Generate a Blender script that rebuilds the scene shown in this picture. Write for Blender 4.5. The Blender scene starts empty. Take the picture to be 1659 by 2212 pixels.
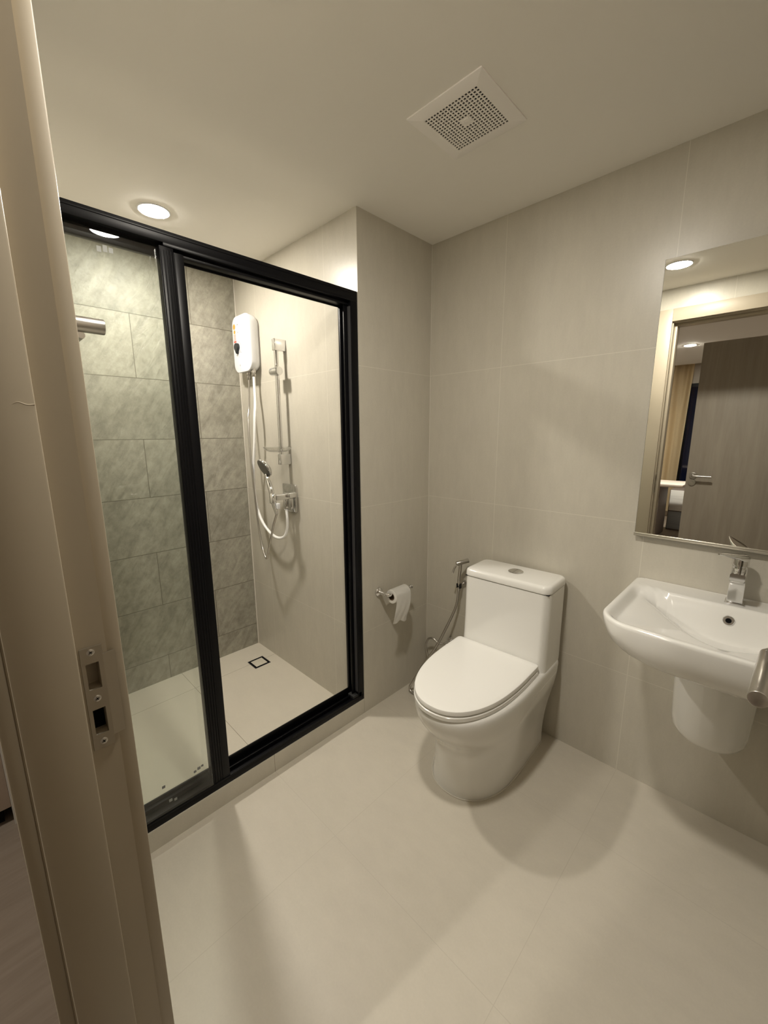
import bpy, bmesh, math, random
from mathutils import Vector, Matrix
random.seed(7)
S = bpy.context.scene
COL = S.collection
PI = math.pi
# ------------------------------------------------------------------ camera
CAM = Vector((1.3175, -1.6718, 1.3459))
FW = Vector((-0.68905285, 0.69932448, -0.19013534))
RT = Vector((0.71313235, 0.70100299, -0.00608686))
UP = Vector((-0.12902875, 0.13978583, 0.98173902))
cd = bpy.data.cameras.new('camera'); cam = bpy.data.objects.new('camera', cd); COL.objects.link(cam)
m = Matrix((RT, UP, -FW)).transposed().to_4x4(); m.translation = CAM
cam.matrix_world = m
cd.sensor_fit = 'VERTICAL'; cd.sensor_height = 24.0; cd.lens = 879.86 / 2212 * 24.0
cd.clip_start = 0.01; cd.clip_end = 50
S.camera = cam
# ------------------------------------------------------------------ world, exposure, light strengths
w = bpy.data.worlds.new('world'); S.world = w; w.use_nodes = True
w.node_tree.nodes['Background'].inputs[0].default_value = (0.02, 0.025, 0.05, 1)
w.node_tree.nodes['Background'].inputs[1].default_value = 0.1
S.view_settings.view_transform = 'Standard'; S.view_settings.look = 'None'
S.view_settings.gamma = 1; S.view_settings.exposure = 2.56; S.view_settings.use_curve_mapping = False
S.cycles.use_denoising = True; S.cycles.max_bounces = 12; S.cycles.diffuse_bounces = 8
S.cycles.transparent_max_bounces = 24; S.cycles.glossy_bounces = 8
S.cycles.caustics_reflective = False; S.cycles.caustics_refractive = False
S.cycles.sample_clamp_indirect = 6
LIGHT_COL = (1.0, 0.93, 0.815)
BATH_E, SHOWER_E, BED_E = 92.0, 108.0, 330.0
H = 2.2114          # bathroom ceiling
A = 0.478           # pier width
D = 1.0386          # shower depth
ZS = -0.021         # shower floor

# ------------------------------------------------------------------ materials
def nt(name):
    m = bpy.data.materials.new(name); m.use_nodes = True
    n = m.node_tree.nodes; b = n['Principled BSDF']
    return m, m.node_tree, b
def simple(name, col, rough=.5, metal=0, spec=.5, noise=0, nscale=30, coat=0, bump=0):
    m, t, b = nt(name)
    b.inputs['Base Color'].default_value = (*col, 1); b.inputs['Roughness'].default_value = rough
    b.inputs['Metallic'].default_value = metal; b.inputs['Specular IOR Level'].default_value = spec
    b.inputs['Coat Weight'].default_value = coat
    tn = t.nodes.new('ShaderNodeTexNoise'); tn.inputs['Scale'].default_value = nscale; tn.inputs['Detail'].default_value = 5
    tc = t.nodes.new('ShaderNodeNewGeometry'); t.links.new(tc.outputs['Position'], tn.inputs['Vector'])
    if noise:
        mx = t.nodes.new('ShaderNodeMix'); mx.data_type = 'RGBA'
        mx.inputs[6].default_value = (*[c * (1 - noise) for c in col], 1); mx.inputs[7].default_value = (*[min(1, c * (1 + noise)) for c in col], 1)
        t.links.new(tn.outputs['Fac'], mx.inputs[0]); t.links.new(mx.outputs[2], b.inputs['Base Color'])
    if bump:
        bp = t.nodes.new('ShaderNodeBump'); bp.inputs['Strength'].default_value = bump; bp.inputs['Distance'].default_value = .002
        t.links.new(tn.outputs['Fac'], bp.inputs['Height']); t.links.new(bp.outputs[0], b.inputs['Normal'])
    return m
def math_n(t, op, a, b=None, c=None):
    n = t.nodes.new('ShaderNodeMath'); n.operation = op
    for i, v in enumerate((a, b, c)):
        if v is None: continue
        if isinstance(v, (int, float)): n.inputs[i].default_value = v
        else: t.links.new(v, n.inputs[i])
    return n.outputs[0]
def seam(t, coord, off, pitch, half):
    """1 on the grout line, 0 on the tile"""
    f = math_n(t, 'SUBTRACT', coord, off); f = math_n(t, 'DIVIDE', f, pitch)
    f = math_n(t, 'ADD', f, 100.5); f = math_n(t, 'FRACT', f); f = math_n(t, 'SUBTRACT', f, .5)
    f = math_n(t, 'ABSOLUTE', f); f = math_n(t, 'MULTIPLY', f, pitch)
    return math_n(t, 'LESS_THAN', f, half)
def beige_tile(name, ua, u0, va, v0, col, grout, streak=(60, 60, 6), rough=.31, half=.0011, var=.095, use_u=True, spec=.4):
    m, t, b = nt(name); L = t.links
    g = t.nodes.new('ShaderNodeNewGeometry'); sp = t.nodes.new('ShaderNodeSeparateXYZ'); L.new(g.outputs['Position'], sp.inputs[0])
    ax = {'x': 0, 'y': 1, 'z': 2}
    sv = seam(t, sp.outputs[ax[va]], v0, .6, half)
    msk = math_n(t, 'MAXIMUM', seam(t, sp.outputs[ax[ua]], u0, .6, half), sv) if use_u else sv
    mp = t.nodes.new('ShaderNodeMapping'); mp.inputs['Scale'].default_value = streak; L.new(g.outputs['Position'], mp.inputs[0])
    n1 = t.nodes.new('ShaderNodeTexNoise'); n1.inputs['Scale'].default_value = 1; n1.inputs['Detail'].default_value = 8; n1.inputs['Roughness'].default_value = .72; L.new(mp.outputs[0], n1.inputs['Vector'])
    n2 = t.nodes.new('ShaderNodeTexNoise'); n2.inputs['Scale'].default_value = 3.5; n2.inputs['Detail'].default_value = 6; L.new(g.outputs['Position'], n2.inputs['Vector'])
    n3 = t.nodes.new('ShaderNodeTexNoise'); n3.inputs['Scale'].default_value = 160; n3.inputs['Detail'].default_value = 4; L.new(g.outputs['Position'], n3.inputs['Vector'])
    s = math_n(t, 'ADD', math_n(t, 'MULTIPLY', n1.outputs['Fac'], .6), math_n(t, 'MULTIPLY', n2.outputs['Fac'], .4))
    s = math_n(t, 'ADD', math_n(t, 'MULTIPLY', s, .8), math_n(t, 'MULTIPLY', n3.outputs['Fac'], .2))
    mr = t.nodes.new('ShaderNodeMapRange'); mr.inputs[1].default_value = .3; mr.inputs[2].default_value = .7; L.new(s, mr.inputs[0])
    mx = t.nodes.new('ShaderNodeMix'); mx.data_type = 'RGBA'
    mx.inputs[6].default_value = (*[c * (1 - var) for c in col], 1); mx.inputs[7].default_value = (*[c * (1 + var) for c in col], 1)
    L.new(mr.outputs[0], mx.inputs[0])
    m2 = t.nodes.new('ShaderNodeMix'); m2.data_type = 'RGBA'; m2.inputs[7].default_value = (*grout, 1)
    L.new(msk, m2.inputs[0]); L.new(mx.outputs[2], m2.inputs[6]); L.new(m2.outputs[2], b.inputs['Base Color'])
    b.inputs['Roughness'].default_value = rough; b.inputs['Specular IOR Level'].default_value = spec
    bp = t.nodes.new('ShaderNodeBump'); bp.inputs['Strength'].default_value = .25; bp.inputs['Distance'].default_value = .001
    hh = math_n(t, 'SUBTRACT', s, msk); L.new(hh, bp.inputs['Height']); L.new(bp.outputs[0], b.inputs['Normal'])
    return m
def slate_tile(name):
    m, t, b = nt(name); L = t.links
    g = t.nodes.new('ShaderNodeNewGeometry'); sp = t.nodes.new('ShaderNodeSeparateXYZ'); L.new(g.outputs['Position'], sp.inputs[0])
    Y, Z = sp.outputs[1], sp.outputs[2]
    rowf = math_n(t, 'ADD', math_n(t, 'DIVIDE', math_n(t, 'SUBTRACT', Z, 1.622), .3), 100.0)
    row = math_n(t, 'FLOOR', rowf)
    odd = math_n(t, 'MODULO', row, 2.0)        # row 100 = 1.622..1.922 -> even
    # even rows: joint at y=-1.0265 ; odd rows: -0.735
    off = math_n(t, 'MULTIPLY', odd, .2915)
    yy = math_n(t, 'SUBTRACT', Y, off)
    v = seam(t, yy, -1.0265, .6, .0016); h = seam(t, Z, 1.622, .3, .0016)
    msk = math_n(t, 'MAXIMUM', v, h)
    colf = math_n(t, 'FLOOR', math_n(t, 'DIVIDE', math_n(t, 'ADD', yy, 1.0265), .6))
    cmb = t.nodes.new('ShaderNodeCombineXYZ'); L.new(row, cmb.inputs[0]); L.new(colf, cmb.inputs[1])
    wn = t.nodes.new('ShaderNodeTexWhiteNoise'); L.new(cmb.outputs[0], wn.inputs[0])
    vm = t.nodes.new('ShaderNodeVectorMath'); vm.operation = 'MULTIPLY_ADD'; vm.inputs[1].default_value = (3, 3, 3)
    L.new(wn.outputs['Color'], vm.inputs[0]); L.new(g.outputs['Position'], vm.inputs[2])
    # diagonal cleft texture
    mp0 = t.nodes.new('ShaderNodeMapping'); mp0.inputs['Rotation'].default_value = (math.radians(-57), 0, 0); L.new(vm.outputs[0], mp0.inputs[0])
    mp = t.nodes.new('ShaderNodeMapping'); mp.inputs['Scale'].default_value = (1, 6, 26); L.new(mp0.outputs[0], mp.inputs[0])
    n0 = t.nodes.new('ShaderNodeTexNoise'); n0.inputs['Scale'].default_value = 9; n0.inputs['Detail'].default_value = 3; L.new(vm.outputs[0], n0.inputs['Vector'])
    n1 = t.nodes.new('ShaderNodeTexNoise'); n1.inputs['Scale'].default_value = .9; n1.inputs['Detail'].default_value = 9; n1.inputs['Roughness'].default_value = .72; n1.inputs['Distortion'].default_value = .7; L.new(mp.outputs[0], n1.inputs['Vector'])
    n2 = t.nodes.new('ShaderNodeTexNoise'); n2.inputs['Scale'].default_value = 26; n2.inputs['Detail'].default_value = 9; n2.inputs['Roughness'].default_value = .7; L.new(vm.outputs[0], n2.inputs['Vector'])
    hgt = math_n(t, 'ADD', math_n(t, 'MULTIPLY', n1.outputs['Fac'], .50), math_n(t, 'ADD', math_n(t, 'MULTIPLY', n2.outputs['Fac'], .42), math_n(t, 'MULTIPLY', n0.outputs['Fac'], .08)))
    mr = t.nodes.new('ShaderNodeMapRange'); mr.inputs[1].default_value = .40; mr.inputs[2].default_value = .60; L.new(hgt, mr.inputs[0])
    mx = t.nodes.new('ShaderNodeMix'); mx.data_type = 'RGBA'
    mx.inputs[6].default_value = (.215, .205, .168, 1); mx.inputs[7].default_value = (.365, .35, .292, 1); L.new(mr.outputs[0], mx.inputs[0])
    hs = t.nodes.new('ShaderNodeHueSaturation'); L.new(mx.outputs[2], hs.inputs['Color'])
    L.new(math_n(t, 'ADD', math_n(t, 'MULTIPLY', wn.outputs['Value'], .14), .93), hs.inputs['Value'])
    m2 = t.nodes.new('ShaderNodeMix'); m2.data_type = 'RGBA'; m2.inputs[7].default_value = (.13, .118, .09, 1)
    L.new(msk, m2.inputs[0]); L.new(hs.outputs[0], m2.inputs[6]); L.new(m2.outputs[2], b.inputs['Base Color'])
    b.inputs['Roughness'].default_value = .36; b.inputs['Specular IOR Level'].default_value = .55
    bp = t.nodes.new('ShaderNodeBump'); bp.inputs['Strength'].default_value = .8; bp.inputs['Distance'].default_value = .007
    L.new(math_n(t, 'SUBTRACT', hgt, math_n(t, 'MULTIPLY', msk, .4)), bp.inputs['Height']); L.new(bp.outputs[0], b.inputs['Normal'])
    return m
def wood(name, c1, c2, scale=(30, 30, 2), rough=.5, plank=None):
    m, t, b = nt(name); L = t.links
    g = t.nodes.new('ShaderNodeNewGeometry'); mp = t.nodes.new('ShaderNodeMapping'); mp.inputs['Scale'].default_value = scale
    L.new(g.outputs['Position'], mp.inputs[0])
    n1 = t.nodes.new('ShaderNodeTexNoise'); n1.inputs['Scale'].default_value = 1; n1.inputs['Detail'].default_value = 8; n1.inputs['Roughness'].default_value = .65; n1.inputs['Distortion'].default_value = .4
    L.new(mp.outputs[0], n1.inputs['Vector'])
    mr = t.nodes.new('ShaderNodeMapRange'); mr.inputs[1].default_value = .3; mr.inputs[2].default_value = .7; L.new(n1.outputs['Fac'], mr.inputs[0])
    mx = t.nodes.new('ShaderNodeMix'); mx.data_type = 'RGBA'; mx.inputs[6].default_value = (*c1, 1); mx.inputs[7].default_value = (*c2, 1); L.new(mr.outputs[0], mx.inputs[0])
    L.new(mx.outputs[2], b.inputs['Base Color']); b.inputs['Roughness'].default_value = rough
    return m
def glass_mat(name, tint, refl=1.9, ior=1.5):
    """thin pane: clear transmission tinted by the glass plus its Fresnel reflection"""
    m = bpy.data.materials.new(name); m.use_nodes = True; t = m.node_tree; t.nodes.clear(); L = t.links
    o = t.nodes.new('ShaderNodeOutputMaterial'); tr = t.nodes.new('ShaderNodeBsdfTransparent'); tr.inputs[0].default_value = (*tint, 1)
    gl = t.nodes.new('ShaderNodeBsdfGlossy'); gl.inputs['Roughness'].default_value = .01
    fr = t.nodes.new('ShaderNodeFresnel'); fr.inputs[0].default_value = ior
    mx = t.nodes.new('ShaderNodeMixShader'); gg = t.nodes.new('ShaderNodeNewGeometry'); front = math_n(t, 'SUBTRACT', 1.0, gg.outputs['Backfacing'])
    L.new(math_n(t, 'MULTIPLY', math_n(t, 'MULTIPLY', fr.outputs[0], refl), front), mx.inputs[0]); L.new(tr.outputs[0], mx.inputs[1]); L.new(gl.outputs[0], mx.inputs[2]); L.new(mx.outputs[0], o.inputs[0])
    return m
def emis(name, col, e):
    m, t, b = nt(name); b.inputs['Base Color'].default_value = (.8, .8, .8, 1)
    b.inputs['Emission Color'].default_value = (*col, 1); b.inputs['Emission Strength'].default_value = e
    return m
TILE = (.52, .492, .425)
GR = (.62, .59, .515)
M = {}
M['w1'] = beige_tile('beige_wall_tile_back', 'x', .3845, 'z', 1.622, TILE, GR, (26, 26, 7))
M['w2'] = beige_tile('beige_wall_tile_pier', 'y', 0, 'z', 1.622, TILE, GR, (26, 26, 7), use_u=False)
M['ws'] = beige_tile('beige_wall_tile_shower', 'x', -.217, 'z', 1.622, TILE, GR, (26, 26, 7))
M['floor'] = beige_tile('beige_floor_tile', 'x', .385, 'y', -.372, (.56, .522, .45), (.505, .468, .40), (9, 16, 9), rough=.36, half=.0009, var=.075)
M['floor_s'] = beige_tile('beige_shower_floor_tile', 'x', -.235, 'y', -.969, (.58, .54, .46), (.28, .25, .19), (9, 16, 9), rough=.38, half=.0012, var=.05)
M['curb'] = beige_tile('beige_curb_tile', 'y', -.972, 'z', 50, TILE, (.30, .265, .21), (16, 16, 10))
M['slate'] = slate_tile('grey_slate_tile')
M['ceil'] = simple('ceiling_paint', (.84, .82, .775), .75, spec=.25, noise=.015, nscale=4)
M['bedwall'] = simple('bedroom_wall_paint', (.55, .52, .47), .8, spec=.2, noise=.02, nscale=5)
M['paint'] = simple('beige_frame_paint', (.39, .34, .26), .42, spec=.45, noise=.02, nscale=12, bump=.05)
M['black'] = simple('black_aluminium', (.003, .003, .004), .36, metal=0, spec=.16)
M['rubber'] = simple('black_rubber_and_gap_shade', (.012, .012, .012), .7)
M['ceramic'] = simple('white_ceramic', (.80, .795, .77), .12, spec=.55, coat=.35)
M['seat'] = simple('white_seat_plastic', (.83, .825, .80), .16, spec=.5)
M['plastic'] = simple('white_plastic', (.72, .73, .76), .3)
M['vent'] = simple('vent_white_plastic', (.88, .855, .83), .5)
M['dark'] = simple('dark_void_shade', (.006, .006, .006), .9, spec=.1)  # near-black stands for the shade inside gaps, slots and holes
M['chrome'] = simple('chrome', (.78, .78, .78), .07, metal=1)
M['steel'] = simple('brushed_steel', (.55, .53, .50), .28, metal=1)
M['plate'] = simple('brushed_nickel_plate', (.45, .41, .34), .42, metal=1)
M['paper'] = simple('toilet_paper', (.85, .84, .81), .95, spec=.1, noise=.02, nscale=60, bump=.4)
M['card'] = simple('brown_cardboard', (.22, .16, .10), .9)
M['hose'] = simple('white_hose_plastic', (.85, .85, .84), .3)
M['knob'] = simple('dark_grey_knob', (.015, .018, .02), .35)
M['grey'] = simple('grey_nozzle_face', (.16, .16, .15), .4)
M['orange'] = simple('orange_print', (.75, .33, .06), .5)
M['gold'] = simple('golden_badge', (.55, .38, .14), .5)
M['red'] = simple('red_print', (.75, .12, .08), .5)
M['pink'] = simple('pale_red_print', (.80, .42, .36), .5)
M['ink'] = simple('grey_print', (.25, .25, .27), .5)
M['mirror'] = simple('mirror_silver', (.90, .91, .88), .0, metal=1)
M['alu'] = simple('mirror_aluminium_edge', (.60, .57, .50), .35, metal=1)
M['glass'] = glass_mat('clear_glass', (.97, .98, .972))
M['glassg'] = glass_mat('greenish_glass', (.955, .975, .96))
M['dish'] = glass_mat('clear_plastic_dish', (.93, .93, .92), 2.5)
M['sticker'] = simple('translucent_white_sticker', (.27, .28, .265), .5)
M['leaf'] = wood('taupe_door_laminate', (.33, .29, .24), (.42, .375, .31), (22, 22, 1.6), .5)
M['bedfloor'] = wood('taupe_wood_floor', (.25, .205, .165), (.335, .28, .23), (30, 3, 3), .45)
M['cab'] = wood('pale_taupe_laminate', (.46, .38, .32), (.52, .435, .365), (10, 10, 2), .5)
M['curtain'] = simple('cream_curtain', (.80, .67, .44), .85, spec=.15, noise=.04, nscale=50)
M['desk'] = simple('pale_pink_laminate', (.72, .63, .56), .4)
M['white_lam'] = wood('white_streaked_laminate', (.66, .65, .62), (.82, .81, .78), (3, 3, 60), .5)
M['grey_lam'] = wood('blue_grey_streaked_laminate', (.26, .28, .30), (.35, .37, .39), (3, 3, 40), .5)
M['brown'] = simple('brown_panel', (.16, .13, .115), .6)
M['night'] = simple('dark_window_glass', (.004, .006, .02), .05, spec=.6)
M['silicone'] = simple('white_silicone', (.62, .59, .53), .5)
M['sh_e'] = emis('shower_downlight_diffuser', LIGHT_COL, SHOWER_E)
M['ba_e'] = emis('bathroom_downlight_diffuser', LIGHT_COL, BATH_E)
M['be_e'] = emis('bedroom_downlight_diffuser', LIGHT_COL, BED_E)

# ------------------------------------------------------------------ mesh helpers (all in world coordinates)
def NB(): return bmesh.new()
def box(bm, x0, x1, y0, y1, z0, z1, bev=0, seg=2):
    r = bmesh.ops.create_cube(bm, size=1)
    for v in r['verts']:
        v.co = Vector(((x0 + x1) / 2 + v.co.x * (x1 - x0), (y0 + y1) / 2 + v.co.y * (y1 - y0), (z0 + z1) / 2 + v.co.z * (z1 - z0)))
    if bev:
        es = list({e for v in r['verts'] for e in v.link_edges})
        bmesh.ops.bevel(bm, geom=es, offset=bev, segments=seg, affect='EDGES', profile=.5)
    return bm
def rings(bm, rs, cap0=True, cap1=True, close=True):
    V = [[bm.verts.new(p) for p in r] for r in rs]
    n = len(V[0])
    for a, b in zip(V[:-1], V[1:]):
        for i in range(n if close else n - 1):
            j = (i + 1) % n
            try: bm.faces.new((a[i], a[j], b[j], b[i]))
            except ValueError: pass
    if cap0: bm.faces.new(list(reversed(V[0])))
    if cap1: bm.faces.new(V[-1])
    return V
def frame_for(d):
    d = d.normalized(); u = Vector((0, 0, 1)).cross(d)
    if u.length < 1e-4: u = Vector((1, 0, 0)).cross(d)
    u.normalize(); return u, d.cross(u).normalized()
def cyl(bm, p, q, r, r2=None, n=28, bev=0):
    p, q = Vector(p), Vector(q); r2 = r if r2 is None else r2
    d = (q - p); L = d.length; d = d.normalized(); u, v = frame_for(d)
    prof = [(0, r), (L, r2)]
    if bev: prof = [(0, r - bev), (bev * .3, r - bev * .3), (bev, r), (L - bev, r2), (L - bev * .3, r2 - bev * .3), (L, r2 - bev)]
    rings(bm, [[p + d * t + (u * math.cos(2 * PI * i / n) + v * math.sin(2 * PI * i / n)) * rr for i in range(n)] for t, rr in prof])
    return bm
def lathe(bm, p, d, prof, n=32):
    p = Vector(p); d = Vector(d).normalized(); u, v = frame_for(d)
    rings(bm, [[p + d * t + (u * math.cos(2 * PI * i / n) + v * math.sin(2 * PI * i / n)) * max(rr, 1e-4) for i in range(n)] for t, rr in prof])
    return bm
def catmull(P, k=10):
    P = [Vector(p) for p in P]; P = [P[0] * 2 - P[1]] + P + [P[-1] * 2 - P[-2]]; out = []
    for i in range(1, len(P) - 2):
        for s in range(k):
            t = s / k; a, b, c, d = P[i - 1], P[i], P[i + 1], P[i + 2]
            out.append(.5 * ((2 * b) + (c - a) * t + (2 * a - 5 * b + 4 * c - d) * t * t + (3 * b - a - 3 * c + d) * t ** 3))
    out.append(P[-2]); return out
def tube(bm, P, r, n=14, k=10, smooth=True):
    Q = catmull(P, k) if smooth else [Vector(p) for p in P]
    d0 = (Q[1] - Q[0]).normalized(); u, v = frame_for(d0); rs = []
    for i, p in enumerate(Q):
        d = (Q[min(i + 1, len(Q) - 1)] - Q[max(i - 1, 0)]).normalized()
        u = (u - d * u.dot(d)).normalized(); v = d.cross(u)
        rr = r(i / (len(Q) - 1)) if callable(r) else r
        rs.append([p + (u * math.cos(2 * PI * j / n) + v * math.sin(2 * PI * j / n)) * rr for j in range(n)])
    rings(bm, rs); return bm
def rrect(w, h, r, n=8):
    """rounded rectangle outline half sizes w,h radius r, ccw"""
    out = []
    for cx, cy, a0 in ((w - r, h - r, 0), (-w + r, h - r, PI / 2), (-w + r, -h + r, PI), (w - r, -h + r, 1.5 * PI)):
        for i in range(n + 1):
            a = a0 + PI / 2 * i / n; out.append((cx + r * math.cos(a), cy + r * math.sin(a)))
    return out
def slab(bm, o, U, V, outline, d0, d1, bev=0):
    """prism: outline (u,v) placed at origin o with axes U,V, extruded along W=UxV from d0 to d1 with rounded far edge"""
    o, U, V = Vector(o), Vector(U).normalized(), Vector(V).normalized(); W = U.cross(V)
    prof = [(d0, 0)] + ([(d1 - bev, 0), (d1 - bev * .3, bev * .3), (d1, bev)] if bev else [(d1, 0)])
    rs = []
    for d, ins in prof:
        rs.append([o + U * (u - ins * (1 if u > 0 else -1) * min(1, abs(u) / (bev * 3 + 1e-9)) if ins else u) * 1 + V * (v - ins * (1 if v > 0 else -1) * min(1, abs(v) / (bev * 3 + 1e-9)) if ins else v) + W * d for u, v in outline])
    rings(bm, rs); return bm
def hole_plate(bm, o, U, V, cu, cv, mask, d0, d1):
    """plate on a grid (cu, cv are the cut positions); mask(i,j) True = solid; with thickness"""
    o, U, V = Vector(o), Vector(U).normalized(), Vector(V).normalized(); W = U.cross(V)
    nu, nv = len(cu) - 1, len(cv) - 1
    vs = {}
    def g(i, j, k):
        if (i, j, k) not in vs: vs[(i, j, k)] = bm.verts.new(o + U * cu[i] + V * cv[j] + W * (d1 if k else d0))
        return vs[(i, j, k)]
    s = lambda i, j: 0 <= i < nu and 0 <= j < nv and mask(i, j)
    for i in range(nu):
        for j in range(nv):
            if not s(i, j): continue
            bm.faces.new((g(i, j, 1), g(i + 1, j, 1), g(i + 1, j + 1, 1), g(i, j + 1, 1)))
            bm.faces.new((g(i, j, 0), g(i, j + 1, 0), g(i + 1, j + 1, 0), g(i + 1, j, 0)))
            if not s(i - 1, j): bm.faces.new((g(i, j, 0), g(i, j, 1), g(i, j + 1, 1), g(i, j + 1, 0)))
            if not s(i + 1, j): bm.faces.new((g(i + 1, j, 0), g(i + 1, j + 1, 0), g(i + 1, j + 1, 1), g(i + 1, j, 1)))
            if not s(i, j - 1): bm.faces.new((g(i, j, 0), g(i + 1, j, 0), g(i + 1, j, 1), g(i, j, 1)))
            if not s(i, j + 1): bm.faces.new((g(i, j + 1, 0), g(i, j + 1, 1), g(i + 1, j + 1, 1), g(i + 1, j + 1, 0)))
def world_loc(o):
    v = Vector((0, 0, 0))
    while o is not None: v = v + o.location; o = o.parent
    return v
def obj(name, bm, mat, parent=None, smooth=True, angle=40, subsurf=0, loc=None):
    me = bpy.data.meshes.new(name)
    bmesh.ops.recalc_face_normals(bm, faces=bm.faces[:])
    xs = [v.co for v in bm.verts]
    if loc is None:
        loc = Vector(((min(c.x for c in xs) + max(c.x for c in xs)) / 2, (min(c.y for c in xs) + max(c.y for c in xs)) / 2, min(c.z for c in xs)))
    for v in bm.verts: v.co -= loc
    bm.to_mesh(me); bm.free()
    for mm in (mat if isinstance(mat, (list, tuple)) else [mat]): me.materials.append(mm)
    o = bpy.data.objects.new(name, me); COL.objects.link(o)
    o.location = loc - (world_loc(parent) if parent else Vector((0, 0, 0)))
    o.parent = parent
    if smooth:
        for p in me.polygons: p.use_smooth = True
        try: me.set_sharp_from_angle(angle=math.radians(angle))
        except Exception: pass
    if subsurf:
        s = o.modifiers.new('s', 'SUBSURF'); s.levels = subsurf; s.render_levels = subsurf
    return o
def thing(name, label, cat, loc, group=None, kind=None):
    o = bpy.data.objects.new(name, None); COL.objects.link(o); o.location = loc; o.empty_display_size = .05
    o['label'] = label; o['category'] = cat
    if group: o['group'] = group
    if kind: o['kind'] = kind
    return o
def tag(o, label, cat, group=None, kind=None):
    o['label'] = label; o['category'] = cat
    if group: o['group'] = group
    if kind: o['kind'] = kind
    return o
def struct(name, bm, mat, label, cat, parent=None, **k):
    o = obj(name, bm, mat, parent, **k)
    if parent is None: tag(o, label, cat, kind='structure')
    return o

# ================================================================== ROOM SHELL
YD = -1.575            # bathroom face of the door wall
YO = -1.675            # bedroom face of the door wall
XR = 1.80              # right wall
struct('floor', box(NB(), 0, XR, -1.64, 0.0, -.12, 0), M['floor'], 'beige large square tile bathroom floor', 'floor', smooth=False)
struct('floor_shower', box(NB(), -D, -.06, YD, -A, -.12, ZS), M['floor_s'], 'lower beige tiled shower floor behind the glass screen', 'floor', smooth=False)
struct('wall_back', box(NB(), -.0, XR + .1, 0, .12, -.12, H + .1), M['w1'], 'beige tiled wall behind toilet and washbasin', 'wall', smooth=False)
bm = box(NB(), -D - .1, 0, -A, .12, -.12, H + .1)
bm.faces.ensure_lookup_table()
for f in bm.faces:
    if abs(f.normal.y) > .5: f.material_index = 1
struct('wall_left', bm, [M['w2'], M['ws']], 'beige tiled corner wall between the shower and the toilet', 'wall', smooth=False)
struct('wall_shower', box(NB(), -D - .1, -D, YD - .02, -A, -.12, H + .1), M['slate'], 'grey slate-look tiled wall inside the shower', 'wall', smooth=False)
struct('wall_right', box(NB(), XR, XR + .1, YO, 0, -.12, H + .1), M['w2'], 'beige tiled wall right of the washbasin', 'wall', smooth=False)
# door wall with opening x .66-1.46, up to z 2.045 (one slab with a hole)
bm = NB()
hole_plate(bm, (0, YO, 0), (1, 0, 0), (0, 0, 1), [-D - .1, .665, 1.445, XR + .1], [-.12, 0.0, 2.045, H + .25],
           lambda i, j: not (i == 1 and j < 2), 0, -(YD - YO))
for f in bm.faces: f.material_index = 0
bm.normal_update()
for f in bm.faces:
    c = f.calc_center_median()
    if c.y < YO + .01: f.material_index = 1
struct('wall_front', bm, [M['w1'], M['bedwall']], 'tiled wall with the doorway opposite the mirror', 'wall', smooth=False)
bm = NB(); hole_plate(bm, (0, 0, H), (1, 0, 0), (0, 1, 0), [-D - .05, .552 - .0855, .552 + .0855, XR + .05], [YD - .02, -.5535 - .0855, -.5535 + .0855, .05], lambda i, j: not (i == 1 and j == 1), 0, .1)
struct('ceiling', bm, M['ceil'], 'plain off-white painted bathroom ceiling', 'ceiling', smooth=False)
struct('trim_1', box(NB(), -.06, 0, YD, -A, -.12, .077, .0015), M['curb'], 'low beige tiled curb under the shower screen', 'trim', smooth=False)
# thin silicone lines in corners
bm = NB()
cyl(bm, (-D + .002, -A - .002, ZS), (-D + .002, -A - .002, H), .0035, n=8)
cyl(bm, (.001, -.001, 0), (.001, -.001, H), .0016, n=8)
struct('trim_2', bm, M['silicone'], 'pale vertical grout lines in the wall corners', 'trim')

# ================================================================== DOORWAY
dr = thing('door_1', 'beige painted door frame with steel strike plate and inward-opened leaf', 'door', (1.055, -1.62, 0), kind='structure')
XJ, XH = .705, 1.415
JT = 2.01
def ext_z(x0, x1, y0, y1, z0, z1, bev=.0012): return box(NB(), x0, x1, y0, y1, z0, z1, bev, 2)
# latch side jamb board (with pockets behind the strike plate), hinge side, head
bm = NB()
hole_plate(bm, (XJ, 0, 0), (0, 1, 0), (0, 0, 1), [YO, -1.6021, -1.5878, -1.577], [0, .951, .9878, 1.017, 1.054, JT + .03],
           lambda i, j: not (i == 1 and j in (1, 3)), -.018, 0)
box(bm, XJ - .04, XJ - .018, YO, -1.577, 0, JT + .03)
obj('jamb', bm, M['paint'], dr, smooth=False)
obj('jamb', ext_z(XH, XH + .04, YO, -1.577, 0, JT + .03), M['paint'], dr)
obj('head_jamb', ext_z(XJ, XH, YO, -1.577, JT, JT + .03), M['paint'], dr)
obj('door_stop', ext_z(XJ, XJ + .015, -1.6735, -1.6105, 0, JT, .002), M['paint'], dr)
obj('door_stop', ext_z(XH - .015, XH, -1.6735, -1.6105, 0, JT, .002), M['paint'], dr)
obj('door_stop', ext_z(XJ + .015, XH - .015, -1.6735, -1.6105, JT - .015, JT, .002), M['paint'], dr)
obj('casing', ext_z(.625, .6985, -1.5775, -1.5585, 0, 2.09, .0018), M['paint'], dr)
obj('casing', ext_z(XH + .006, 1.485, -1.5775, -1.5585, 0, 2.09, .0018), M['paint'], dr)
obj('casing', ext_z(.6985, XH + .006, -1.5775, -1.5585, JT + .006, 2.09, .0018), M['paint'], dr)
obj('casing', ext_z(.62, .695, -1.6915, -1.6745, 0, 2.09, .0018), M['paint'], dr)
obj('casing', ext_z(XH + .01, 1.49, -1.6915, -1.6745, 0, 2.09, .0018), M['paint'], dr)
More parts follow.
